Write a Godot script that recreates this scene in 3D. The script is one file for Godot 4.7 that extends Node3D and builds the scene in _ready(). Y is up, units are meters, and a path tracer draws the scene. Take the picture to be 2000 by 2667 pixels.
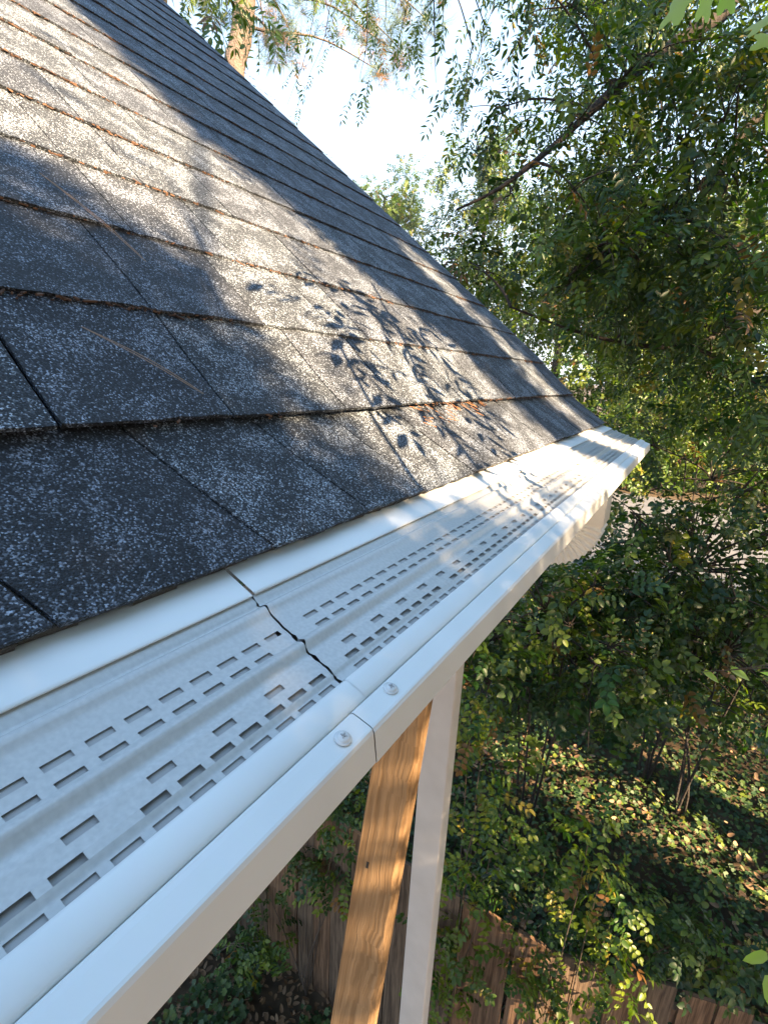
extends Node3D

# World: x runs along the eave away from the camera, y is up, z points out from the house. Origin: lower edge of the shingles.
const PITCH := 0.6817                 # roof pitch
const EXPO := 0.143                   # exposure of one shingle course
const CAM := Vector3(0, 0.1348, 0.2615)
const FWD := Vector3(0.82253, -0.27297, -0.49893)
const RIGHT := Vector3(0.52930, 0.04649, 0.84716)
const UPV := Vector3(0.20806, 0.96090, -0.18273)
const FOCAL := 1303.3
const SUN := Vector3(-0.20, 0.60, 0.775)

var rng := RandomNumberGenerator.new()
var names := {}
var M := {}
var MESH := {}

# ---------------------------------------------------------------- helpers
func numbered(called: String) -> String:
	if not names.has(called):
		names[called] = 0
		return called
	names[called] += 1
	return "%s_%03d" % [called, names[called]]

func thing(called: String, label: String, category: String, at := Vector3.ZERO, group := "") -> Node3D:
	var o := Node3D.new()
	o.name = numbered(called)
	add_child(o)
	o.position = at
	tag(o, label, category, group)
	return o

func tag(o: Node, label: String, category: String, group := "", kind := "") -> void:
	o.set_meta("label", label)
	o.set_meta("category", category)
	if group != "":
		o.set_meta("group", group)
	if kind != "":
		o.set_meta("kind", kind)

func obj(called: String, mesh: Mesh, mat: Material, parent: Node = self) -> MeshInstance3D:
	var o := MeshInstance3D.new()
	o.name = numbered(called) if parent == self else called
	o.mesh = mesh
	if mat:
		o.material_override = mat
	o.cast_shadow = GeometryInstance3D.SHADOW_CASTING_SETTING_ON
	parent.add_child(o, true)
	return o

func stuff(called: String, mesh: Mesh, mat: Material, xf: Array, cols: Array, parent: Node = self) -> MultiMeshInstance3D:
	var mm := MultiMesh.new()
	mm.transform_format = MultiMesh.TRANSFORM_3D
	mm.use_colors = true
	mm.mesh = mesh
	mm.instance_count = xf.size()
	for i in xf.size():
		mm.set_instance_transform(i, xf[i])
		mm.set_instance_color(i, cols[i])
	var o := MultiMeshInstance3D.new()
	o.name = numbered(called) if parent == self else called
	o.multimesh = mm
	o.material_override = mat
	o.set_meta("kind", "stuff")
	parent.add_child(o, true)
	return o

func begin(flat := false) -> SurfaceTool:
	var st := SurfaceTool.new()
	st.begin(Mesh.PRIMITIVE_TRIANGLES)
	if flat:
		st.set_smooth_group(-1)
	return st

func done(st: SurfaceTool) -> ArrayMesh:
	st.generate_normals()
	return st.commit()

func tri(st: SurfaceTool, a: Vector3, b: Vector3, c: Vector3, ua := Vector2.ZERO, ub := Vector2.ZERO, uc := Vector2.ZERO) -> void:
	st.set_uv(ua); st.add_vertex(a)
	st.set_uv(ub); st.add_vertex(b)
	st.set_uv(uc); st.add_vertex(c)

func quad(st: SurfaceTool, a: Vector3, b: Vector3, c: Vector3, d: Vector3, ua := Vector2.ZERO, ub := Vector2.ZERO, uc := Vector2.ZERO, ud := Vector2.ZERO) -> void:
	tri(st, a, b, c, ua, ub, uc)
	tri(st, a, c, d, ua, uc, ud)

func tube(st: SurfaceTool, pts: Array, radii: Array, sides := 8) -> void:
	var rings := []
	var ref := Vector3(0.31, 0.17, 0.93)
	var along := 0.0
	for i in pts.size():
		var d: Vector3 = (pts[mini(i + 1, pts.size() - 1)] - pts[maxi(i - 1, 0)]).normalized()
		var a := d.cross(ref)
		if a.length() < 0.1:
			a = d.cross(Vector3.UP)
		a = a.normalized()
		var b := d.cross(a).normalized()
		ref = b.cross(d) if false else ref
		if i > 0:
			along += (pts[i] - pts[i - 1]).length()
		var ring := []
		for k in sides + 1:
			var t := TAU * k / sides
			ring.append([pts[i] + (a * cos(t) + b * sin(t)) * radii[i], Vector2(float(k) / sides * 0.5, along * 0.5)])
		rings.append(ring)
	for i in rings.size() - 1:
		for k in sides:
			var p = rings[i][k]; var q = rings[i][k + 1]; var r = rings[i + 1][k + 1]; var s = rings[i + 1][k]
			quad(st, p[0], q[0], r[0], s[0], p[1], q[1], r[1], s[1])

func box(st: SurfaceTool, o: Vector3, ax: Vector3, ay: Vector3, az: Vector3, uvs := 1.0) -> void:
	# o = centre, half axes
	var f := [[ax, ay, az], [-ax, az, ay], [ay, az, ax], [-ay, ax, az], [az, ax, ay], [-az, ay, ax]]
	for e in f:
		var n: Vector3 = e[0]; var u: Vector3 = e[1]; var v: Vector3 = e[2]
		var lu := u.length() * 2.0 * uvs; var lv := v.length() * 2.0 * uvs
		quad(st, o + n - u - v, o + n + u - v, o + n + u + v, o + n - u + v, Vector2(0, 0), Vector2(lu, 0), Vector2(lu, lv), Vector2(0, lv))

func ray(px: float, py: float) -> Vector3:
	return FWD + RIGHT * ((px - 1000.0) / FOCAL) - UPV * ((py - 1333.5) / FOCAL)

func at(px: float, py: float, depth: float) -> Vector3:
	return CAM + ray(px, py) * depth

func at_x(px: float, py: float, x: float) -> Vector3:
	var d := ray(px, py)
	return CAM + d * (x / d.x)

func RP(x: float, s: float, o: float) -> Vector3:
	return Vector3(x, sin(PITCH) * s + cos(PITCH) * o, -cos(PITCH) * s + sin(PITCH) * o)

func rf(a: float, b: float) -> float:
	return rng.randf_range(a, b)

func rdir() -> Vector3:
	var v := Vector3(rng.randfn(), rng.randfn(), rng.randfn())
	return v.normalized() if v.length() > 0.01 else Vector3.UP

func lin(r: float, g: float, b: float) -> Color:
	return Color(r, g, b).linear_to_srgb()

func mat(name_: String, c: Color, rough: float, spec := 0.5) -> StandardMaterial3D:
	var m := StandardMaterial3D.new()
	m.resource_name = name_
	m.albedo_color = c
	m.roughness = rough
	m.metallic_specular = spec
	M[name_] = m
	return m

# ---------------------------------------------------------------- camera, sky, sun
func set_view() -> void:
	var cam := Camera3D.new()
	cam.name = "camera"
	add_child(cam)
	cam.transform = Transform3D(Basis(RIGHT, UPV, -FWD).orthonormalized(), CAM)
	cam.fov = rad_to_deg(2.0 * atan(1333.5 / FOCAL))
	cam.near = 0.01
	cam.far = 600.0
	cam.current = true
	var env := Environment.new()
	env.background_mode = Environment.BG_SKY
	var sm := ProceduralSkyMaterial.new()
	sm.sky_top_color = lin(0.215, 0.36, 0.58)
	sm.sky_horizon_color = lin(0.73, 0.79, 0.81)
	sm.sky_curve = 0.22
	sm.ground_bottom_color = lin(0.06, 0.07, 0.05)
	sm.ground_horizon_color = lin(0.35, 0.42, 0.45)
	sm.sun_angle_max = 8.0
	sm.sky_energy_multiplier = 1.0
	var sky := Sky.new()
	sky.sky_material = sm
	env.sky = sky
	env.background_energy_multiplier = 0.45
	env.tonemap_mode = Environment.TONE_MAPPER_LINEAR
	env.tonemap_exposure = 7.5
	env.fog_enabled = true
	env.fog_density = 0.0007
	env.fog_light_color = Color(0.88, 0.94, 1.0)
	env.sdfgi_enabled = true
	env.ssao_enabled = true
	env.ssil_enabled = true
	var we := WorldEnvironment.new()
	we.name = "environment"
	we.environment = env
	add_child(we)
	var sun := DirectionalLight3D.new()
	sun.name = "sun"
	sun.light_energy = 1.6
	sun.light_angular_distance = 0.5
	sun.light_color = Color(1.0, 0.87, 0.70)
	sun.shadow_enabled = true
	add_child(sun)
	sun.look_at_from_position(SUN * 50.0, Vector3.ZERO)

# ---------------------------------------------------------------- textures and materials
func granule_textures() -> void:
	var n := 2048
	var cell := FastNoiseLite.new()
	cell.seed = 11
	cell.noise_type = FastNoiseLite.TYPE_CELLULAR
	cell.cellular_return_type = FastNoiseLite.RETURN_CELL_VALUE
	cell.cellular_jitter = 1.0
	cell.frequency = 0.30
	cell.fractal_type = FastNoiseLite.FRACTAL_NONE
	var iv := cell.get_image(n, n, false, false, false).get_data()
	cell.cellular_return_type = FastNoiseLite.RETURN_DISTANCE
	var idist := cell.get_image(n, n, false, false, true)
	var idd := idist.get_data()
	var big := FastNoiseLite.new()
	big.seed = 5
	big.noise_type = FastNoiseLite.TYPE_SIMPLEX_SMOOTH
	big.frequency = 0.0045
	big.fractal_octaves = 3
	var ib := big.get_image(n, n, false, false, true).get_data()
	var lut := []
	# shares of granules in the light mix and in the dark mix: [upper bound light, upper bound dark, colour]
	var kinds := [[0.24, 0.48, Color(0.010, 0.011, 0.012)], [0.48, 0.77, Color(0.028, 0.028, 0.030)], [0.66, 0.89, Color(0.075, 0.073, 0.071)], [0.80, 0.945, Color(0.19, 0.185, 0.178)], [0.93, 0.985, Color(0.35, 0.34, 0.33)], [1.01, 1.01, Color(0.55, 0.535, 0.52)]]
	var out := PackedByteArray()
	out.resize(n * n * 3)
	var hgt := PackedByteArray()
	hgt.resize(n * n)
	var tones := []
	for k in kinds:
		var c: Color = ((k[2] as Color) * Color(0.84, 1.0, 1.22)).linear_to_srgb()
		tones.append([int(c.r * 255), int(c.g * 255), int(c.b * 255)])
	for b in 2:
		for v in 256:
			var f := v / 255.0
			var i := 0
			while f > kinds[i][b]:
				i += 1
			lut.append(i)
	for p in n * n:
		var v := iv[p]
		var share := ib[p]
		var h: int = (v * 197 + 61) & 255
		var b := 0 if share > 76 + (h >> 2) + ((v * 83) & 63) else 1
		var t = tones[lut[b * 256 + v]]
		out[p * 3] = t[0]
		out[p * 3 + 1] = t[1]
		out[p * 3 + 2] = t[2]
		hgt[p] = clampi(255 - idd[p] + ((v & 63) - 32), 0, 255)
	var img := Image.create_from_data(n, n, false, Image.FORMAT_RGB8, out)
	var hi := Image.create_from_data(n, n, false, Image.FORMAT_L8, hgt)
	var m := mat("shingle", Color.WHITE, 0.75, 0.5)
	m.albedo_texture = ImageTexture.create_from_image(img)
	m.heightmap_enabled = true
	m.heightmap_scale = 0.09
	m.heightmap_texture = ImageTexture.create_from_image(hi)
	for e in [["shingle_charcoal", Color(0.84, 0.84, 0.86)], ["shingle_slate", Color(0.93, 0.93, 0.95)]]:
		var v: StandardMaterial3D = m.duplicate()
		v.resource_name = e[0]
		v.albedo_color = e[1]
		M[e[0]] = v

func wood_texture(name_: String, dark: Color, light: Color, seed_: int, rough: float) -> void:
	var w := 256; var h := 1024
	var a := FastNoiseLite.new()
	a.seed = seed_
	a.frequency = 0.02
	a.fractal_octaves = 4
	var b := FastNoiseLite.new()
	b.seed = seed_ + 9
	b.frequency = 0.006
	var img := Image.create(w, h, false, Image.FORMAT_RGB8)
	var hm := Image.create(w, h, false, Image.FORMAT_L8)
	for y in h:
		for x in w:
			var wob := b.get_noise_2d(x * 0.8, y * 0.35) * 34.0
			var g := a.get_noise_2d(x * 3.2 + wob, y * 0.12) * 0.9
			var rings := sin((x + wob * 1.6) * 0.30) * 0.16
			var fine := a.get_noise_2d(x * 16.0, y * 0.5 + 400.0) * 0.7
			var t := clampf(0.55 + g + rings + fine, 0.0, 1.0)
			var c := dark.lerp(light, t)
			img.set_pixel(x, y, c.linear_to_srgb())
			hm.set_pixel(x, y, Color(t, t, t))
	var m := mat(name_, Color.WHITE, rough, 0.35)
	m.albedo_texture = ImageTexture.create_from_image(img)
	m.heightmap_enabled = true
	m.heightmap_scale = 0.07
	m.heightmap_texture = ImageTexture.create_from_image(hm)

func noise_texture(name_: String, dark: Color, light: Color, seed_: int, freq: float, rough: float, scale_: float, relief := 0.0, oct := 5) -> StandardMaterial3D:
	var n := 512
	var a := FastNoiseLite.new()
	a.seed = seed_
	a.frequency = freq
	a.fractal_octaves = oct
	var src := a.get_seamless_image(n, n)
	var img := Image.create(n, n, false, Image.FORMAT_RGB8)
	for y in n:
		for x in n:
			img.set_pixel(x, y, dark.lerp(light, src.get_pixel(x, y).r).linear_to_srgb())
	var m := mat(name_, Color.WHITE, rough, 0.4)
	m.albedo_texture = ImageTexture.create_from_image(img)
	m.uv1_triplanar = true
	m.uv1_world_triplanar = true
	m.uv1_scale = Vector3.ONE * scale_
	if relief > 0.0:
		m.heightmap_enabled = true
		m.heightmap_scale = relief
		m.heightmap_texture = ImageTexture.create_from_image(src)
	return m

func make_materials() -> void:
	granule_textures()
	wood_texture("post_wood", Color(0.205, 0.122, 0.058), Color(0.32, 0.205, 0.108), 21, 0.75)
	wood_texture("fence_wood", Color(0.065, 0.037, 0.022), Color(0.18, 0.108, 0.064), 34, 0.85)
	noise_texture("asphalt_edge", Color(0.030, 0.027, 0.023), Color(0.14, 0.115, 0.09), 3, 0.08, 0.9, 14.0, 0.15)
	noise_texture("white_enamel", Color(0.70, 0.715, 0.70), Color(0.80, 0.81, 0.79), 7, 0.012, 0.32, 1.3, 0.0, 3)
	noise_texture("guard_enamel", Color(0.46, 0.465, 0.455), Color(0.58, 0.582, 0.565), 8, 0.10, 0.20, 5.0, 0.0, 4)
	noise_texture("ground_soil", Color(0.025, 0.020, 0.012), Color(0.11, 0.075, 0.045), 13, 0.02, 0.95, 0.6, 0.5)
	noise_texture("concrete", Color(0.075, 0.078, 0.085), Color(0.13, 0.13, 0.135), 17, 0.02, 0.9, 0.4)
	noise_texture("bark", Color(0.016, 0.013, 0.011), Color(0.055, 0.044, 0.036), 19, 0.03, 0.95, 1.6, 1.2)
	noise_texture("pine_bark", Color(0.06, 0.045, 0.036), Color(0.20, 0.155, 0.125), 23, 0.03, 0.95, 2.0, 1.5)
	noise_texture("pipe_enamel", Color(0.56, 0.54, 0.515), Color(0.64, 0.62, 0.595), 27, 0.012, 0.35, 1.3, 0.0, 3)
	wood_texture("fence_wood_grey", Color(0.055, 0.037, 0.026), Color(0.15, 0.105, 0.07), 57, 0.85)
	mat("screen", lin(0.38, 0.37, 0.36), 0.5, 0.5)
	mat("sheathing", lin(0.16, 0.12, 0.08), 0.9)
	mat("twig", lin(0.07, 0.05, 0.035), 0.9)
	mat("needle", lin(0.30, 0.20, 0.13), 0.6)
	mat("screw", lin(0.62, 0.64, 0.64), 0.25)
	mat("gap", lin(0.02, 0.02, 0.02), 0.9)
	for spec in [["leaf", 0.45, 0.9], ["ivy_leaf", 0.6, 0.6], ["litter", 0.7, 0.25], ["pine_needles", 0.5, 0.5]]:
		var m := mat(spec[0], Color.WHITE, spec[1], 0.5)
		m.vertex_color_use_as_albedo = true
		m.backlight_enabled = true
		m.backlight = Color(0.9, 1.0, 0.30) * spec[2]
	var d := mat("debris", Color.WHITE, 0.85)
	d.vertex_color_use_as_albedo = true

# ---------------------------------------------------------------- leaf shapes
func add_leaf(st: SurfaceTool, o: Vector3, d: Vector3, side: Vector3, length: float, width: float, droop: float, shape := 0) -> void:
	var nrm := side.cross(d).normalized()
	if nrm.y < 0:
		nrm = -nrm
	var prof := [[0.0, 0.02], [0.18, 0.62], [0.42, 1.0], [0.72, 0.62], [1.0, 0.0]]
	if shape == 1:
		prof = [[0.0, 0.10], [0.10, 0.80], [0.38, 1.0], [0.75, 0.72], [1.0, 0.0]]
	var prev_c := o; var prev_l := o; var prev_r := o
	for i in prof.size():
		var t: float = prof[i][0]; var w: float = prof[i][1] * width * 0.5
		var c := o + d * (length * t) - nrm * (droop * length * t * t)
		var l := c + side * w + nrm * (w * 0.35)
		var r := c - side * w + nrm * (w * 0.35)
		if i > 0:
			if i < prof.size() - 1:
				quad(st, prev_c, prev_l, l, c)
				quad(st, prev_c, c, r, prev_r)
			else:
				tri(st, prev_c, prev_l, c)
				tri(st, prev_c, c, prev_r)
		prev_c = c; prev_l = l; prev_r = r

func sprig_mesh(pairs: int, leaf_len: float, leaf_w: float, total: float, shape: int, seed_: int) -> ArrayMesh:
	# a twig along +x, with leaves on both sides
	var r := RandomNumberGenerator.new()
	r.seed = seed_
	var st := begin()
	var pts := []; var rad := []
	for i in 5:
		var t := i / 4.0
		pts.append(Vector3(total * t, -0.12 * total * t * t, sin(t * 3.0) * 0.02 * total))
		rad.append(lerpf(0.0022, 0.0007, t))
	tube(st, pts, rad, 3)
	for i in pairs:
		var t := (i + 0.7) / pairs
		var p := Vector3(total * t, -0.12 * total * t * t, sin(t * 3.0) * 0.02 * total)
		for sgn in [-1.0, 1.0]:
			var ang: float = r.randf_range(0.75, 1.25)
			var d := Vector3(cos(ang), r.randf_range(-0.7, 0.25), sgn * sin(ang)).normalized()
			var side := d.cross(Vector3(r.randf_range(-0.5, 0.5), 1, r.randf_range(-0.5, 0.5))).normalized()
			var k: float = r.randf_range(0.7, 1.15)
			add_leaf(st, p + d * 0.006, d, side, leaf_len * k, leaf_w * k, r.randf_range(0.0, 0.3), shape)
	var dt := Vector3(1, -0.4, 0).normalized()
	add_leaf(st, pts[4], dt, Vector3(0, 0.2, 1).normalized(), leaf_len, leaf_w, 0.2, shape)
	return done(st)

func ivy_mesh(seed_: int) -> ArrayMesh:
	var r := RandomNumberGenerator.new()
	r.seed = seed_
	var st := begin()
	var pts := [Vector3(0, 0, 0), Vector3(0.35, 0.02, -0.42), Vector3(0.72, -0.04, -0.30), Vector3(0.62, 0.0, -0.10), Vector3(1.0, -0.10, 0.0), Vector3(0.62, 0.0, 0.10), Vector3(0.72, -0.04, 0.30), Vector3(0.35, 0.02, 0.42)]
	var c := Vector3(0.42, -0.05, 0)
	for i in pts.size():
		tri(st, c, pts[i], pts[(i + 1) % pts.size()])
	return done(st)

func litter_mesh() -> ArrayMesh:
	var st := begin()
	add_leaf(st, Vector3.ZERO, Vector3.RIGHT, Vector3(0, 0.2, 1).normalized(), 1.0, 0.55, -0.25, 1)
	return done(st)

func needle_tuft_mesh() -> ArrayMesh:
	var r := RandomNumberGenerator.new()
	r.seed = 77
	var st := begin()
	for i in 46:
		var d := Vector3(r.randfn() + 0.8, r.randfn() - 0.2, r.randfn()).normalized()
		var s := d.cross(Vector3.UP).normalized() * 0.0016
		var o := Vector3(r.randf_range(0, 0.12), 0, 0)
		var e := o + d * r.randf_range(0.12, 0.2) + Vector3(0, -0.03, 0)
		tri(st, o - s, o + s, e)
	return done(st)

func make_leaf_meshes() -> void:
	MESH.sprig = [sprig_mesh(6, 0.062, 0.021, 0.26, 0, 1), sprig_mesh(7, 0.055, 0.018, 0.30, 0, 2), sprig_mesh(4, 0.070, 0.025, 0.20, 0, 3)]
	MESH.broad = [sprig_mesh(4, 0.055, 0.036, 0.20, 1, 4), sprig_mesh(5, 0.045, 0.030, 0.20, 1, 5)]
	MESH.ivy = ivy_mesh(1)
	MESH.litter = litter_mesh()
	MESH.tuft = needle_tuft_mesh()

func leaf_color(kind := 0) -> Color:
	var t := rng.randf()
	match kind:
		0:
			if t < 0.06:
				return Color(0.19, 0.16, 0.02)
			if t < 0.09:
				return Color(0.18, 0.09, 0.03)
			return Color(0.028, 0.085, 0.010).lerp(Color(0.130, 0.175, 0.012), rng.randf())
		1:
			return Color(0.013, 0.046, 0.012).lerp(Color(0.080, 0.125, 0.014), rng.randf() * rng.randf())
		_:
			return Color(0.11, 0.062, 0.030).lerp(Color(0.27, 0.165, 0.085), rng.randf())

# a frame whose x axis runs along d
func along(d: Vector3, roll: float, scale_: float, o: Vector3) -> Transform3D:
	var x := d.normalized()
	var z := x.cross(Vector3.UP)
	if z.length() < 0.05:
		z = x.cross(Vector3.RIGHT)
	z = z.normalized()
	var y := z.cross(x).normalized()
	return Transform3D(Basis(x, y, z).rotated(x, roll).scaled(Vector3.ONE * scale_), o)

# ---------------------------------------------------------------- roof
func off(s: float) -> float:
	return -0.009 * sin(PI * s / 0.3) if s > 0.0 and s < 0.3 else 0.0

func rake_x(s: float) -> float:
	return 1.82 - 0.085 * s

func shingle_mesh(x0: float, x1: float, k: int, u0: Vector2, tone: float) -> ArrayMesh:
	var s0 := k * EXPO + rf(-0.0015, 0.0015)
	var nx := 8; var ns := 4
	var len_s := EXPO + 0.035
	var th := 0.0036
	var top := []
	var lift := rf(0.0, 0.0012)
	var curl := rf(-0.0006, 0.0022)
	for j in ns + 1:
		var row := []
		for i in nx + 1:
			var fx := float(i) / nx; var fs := float(j) / ns
			var x := lerpf(x0, x1, fx)
			if k == 0 and x > 0.0 and x < 1.75:
				x += lerpf(0.020, -0.030, fs)
			var s := s0 + len_s * fs
			if j == 0:
				s += rf(-0.0011, 0.0011)
			var o := off(s) + lerpf(th + 0.0012 + lift, 0.0008, fs) + curl * absf(fx - 0.5) * (1.0 - fs)
			if i == 0 or i == nx:
				o -= 0.0007
			if k > 0:
				o += rf(-0.0002, 0.0002)
			else:
				o -= 0.006
			row.append([RP(x, s, o), u0 + Vector2(x - x0, s - s0) / 0.7])
		top.append(row)
	var st := begin()
	var m_: Material = [M.shingle, M.shingle, M.shingle_charcoal, M.shingle_slate][rng.randi() % 4]
	st.set_material(m_)
	for j in ns:
		for i in nx:
			var a = top[j][i]; var b = top[j][i + 1]; var c = top[j + 1][i + 1]; var d = top[j + 1][i]
			quad(st, a[0], d[0], c[0], b[0], a[1], d[1], c[1], b[1])
	st.generate_normals()
	st.generate_tangents()
	var mesh := st.commit()
	st = begin(true)
	st.set_material(m_)
	var nrm := RP(0, 0, 1.0)
	for i in nx:
		var a: Vector3 = top[0][i][0]; var b: Vector3 = top[0][i + 1][0]
		var da := nrm * (th + rf(-0.0006, 0.0012)); var db := nrm * (th + rf(-0.0006, 0.0012))
		var ue: Vector2 = top[0][i][1]; var uf: Vector2 = top[0][i + 1][1]
		quad(st, a, b, b - db, a - da, ue, uf, uf + Vector2(0, 0.008), ue + Vector2(0, 0.008))
	for e in [0, nx]:
		for j in ns:
			var a: Vector3 = top[j][e][0]; var b: Vector3 = top[j + 1][e][0]
			var ue: Vector2 = top[j][e][1]; var uf: Vector2 = top[j + 1][e][1]
			quad(st, a, b, b - nrm * th, a - nrm * th, ue, uf, uf + Vector2(0.008, 0), ue + Vector2(0.008, 0))
	st.generate_normals()
	st.generate_tangents()
	return st.commit(mesh)

func course_cuts(k: int) -> Array:
	# cuts of the first courses as measured, the others staggered
	var cuts := []
	var known := {0: [0.092, 0.25, 0.385, 0.51, 0.66, 0.785, 0.94, 1.09, 1.25, 1.41, 1.56, 1.70], 1: [0.18, 0.335, 0.515, 0.655, 0.80, 0.885, 1.03, 1.19, 1.34, 1.50, 1.66], 2: [0.33, 0.485, 0.64, 0.72, 0.79, 0.95, 1.12, 1.27, 1.42, 1.58, 1.69], 3: [0.39, 0.545, 0.73, 0.88, 1.04, 1.17, 1.33, 1.49, 1.62], 4: [0.38, 0.484, 0.64, 0.79, 0.93, 1.10, 1.26, 1.40, 1.57]}
	if known.has(k):
		cuts = known[k]
	else:
		var x := 0.30 + 0.07 * ((k * 3) % 5) * 0.5
		while x < rake_x(k * EXPO) - 0.06:
			cuts.append(x)
			x += [0.12, 0.155, 0.17, 0.14, 0.16][rng.randi() % 5]
	return cuts

func build_roof() -> void:
	var roof := thing("porch_roof", "sloping porch roof of dark grey granulated asphalt shingles above white gutter", "roof")
	var count := 0
	var rest := begin()
	rest.set_material(M.shingle)
	for k in 24:
		var cuts: Array = course_cuts(k).duplicate()
		var s := k * EXPO
		var first: float = cuts[0]
		var xs := [first - 0.155]
		if k == 0:
			xs = [-0.06]
		xs.append_array(cuts)
		xs.append(rake_x(s) + rf(-0.006, 0.006))
		for i in xs.size() - 1:
			var gap := 0.0016 if k < 2 else 0.0012
			var m := shingle_mesh(xs[i] + gap * rf(0.8, 1.3), xs[i + 1] - gap * rf(0.8, 1.3), k, Vector2(rf(0.02, 0.72), rf(0.02, 0.72)), 1.0)
			if k < 18 and count < 299:
				obj("shingle", m, null, roof)
				count += 1
			else:
				rest.append_from(m, 0, Transform3D.IDENTITY)
		# behind and beside the camera the course goes on
		var x: float = xs[0]
		while x > -2.2:
			var w := rf(0.13, 0.17)
			var m := shingle_mesh(x - w + 0.0009, x - 0.0009, k, Vector2(rf(0.02, 0.72), rf(0.02, 0.72)), 1.0)
			rest.append_from(m, 0, Transform3D.IDENTITY)
			x -= w
	var ro := obj("shingles_beyond", rest.commit(), M.shingle, roof)
	ro.set_meta("kind", "stuff")
	# starter strip under the first course
	var st := begin(true)
	for i in 130:
		var x0 := -2.2 + i * 0.031; var x1 := x0 + 0.031
		if x1 > 1.824:
			break
		var j := rf(-0.0015, 0.0012)
		var a := RP(x0, 0.0015 + j, -0.0050); var b := RP(x1, 0.0015 + rf(-0.0015, 0.0012), -0.0050)
		var dn := RP(0, 0, 1.0) * 0.0070
		quad(st, a, b, b - dn, a - dn)
		quad(st, a, RP(x0, 0.15, -0.021), RP(x1, 0.15, -0.021), b)
	obj("starter_strip", done(st), M.asphalt_edge, roof)
	# boards below
	st = begin(true)
	for part in [[0.03, 0.30, -0.028], [0.28, 3.45, -0.016]]:
		var a := RP(-2.2, part[0], part[2]); var b := RP(1.80, part[0], part[2])
		var c := RP(rake_x(part[1]) - 0.02, part[1], part[2]); var d := RP(-2.2, part[1], part[2])
		var dn := RP(0, 0, 1.0) * -0.016
		quad(st, a, b, c, d)
		quad(st, a + dn, b + dn, c + dn, d + dn)
		quad(st, b, c, c + dn, b + dn)
		quad(st, a, b, b + dn, a + dn)
	obj("sheathing", done(st), M.sheathing, roof)
	# far slope and rake board
	st = begin(true)
	var ridge := RP(0, 3.43, 0.004)
	quad(st, Vector3(-2.2, ridge.y, ridge.z), Vector3(rake_x(3.43), ridge.y, ridge.z), Vector3(rake_x(3.43), ridge.y - 2.2, ridge.z - 2.7), Vector3(-2.2, ridge.y - 2.2, ridge.z - 2.7), Vector2(0, 0), Vector2(5, 0), Vector2(5, 5), Vector2(0, 5))
	obj("back_slope", done(st), M.shingle, roof)
	st = begin(true)
	box(st, (RP(1.79, 0.02, -0.11) + RP(rake_x(3.4) - 0.03, 3.4, -0.11)) * 0.5, Vector3(0.01, 0, 0), (RP(rake_x(3.4) - 0.03, 3.4, 0) - RP(1.79, 0.02, 0)) * 0.5, RP(0, 0, 1) * 0.07)
	obj("rake_board", done(st), M.white_enamel, roof)
	st = begin(true)
	box(st, Vector3(-0.20, -0.115, 0.006), Vector3(1.99, 0, 0), Vector3(0, 0.09, 0), Vector3(0, 0, 0.009))
	obj("fascia_board", done(st), M.white_enamel, roof)
	st = begin(true)
	box(st, Vector3(-0.20, -0.21, -0.115), Vector3(1.97, 0, 0), Vector3(0, 0.006, 0), Vector3(0, 0, 0.112))
	obj("soffit_board", done(st), M.white_enamel, roof)

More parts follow.
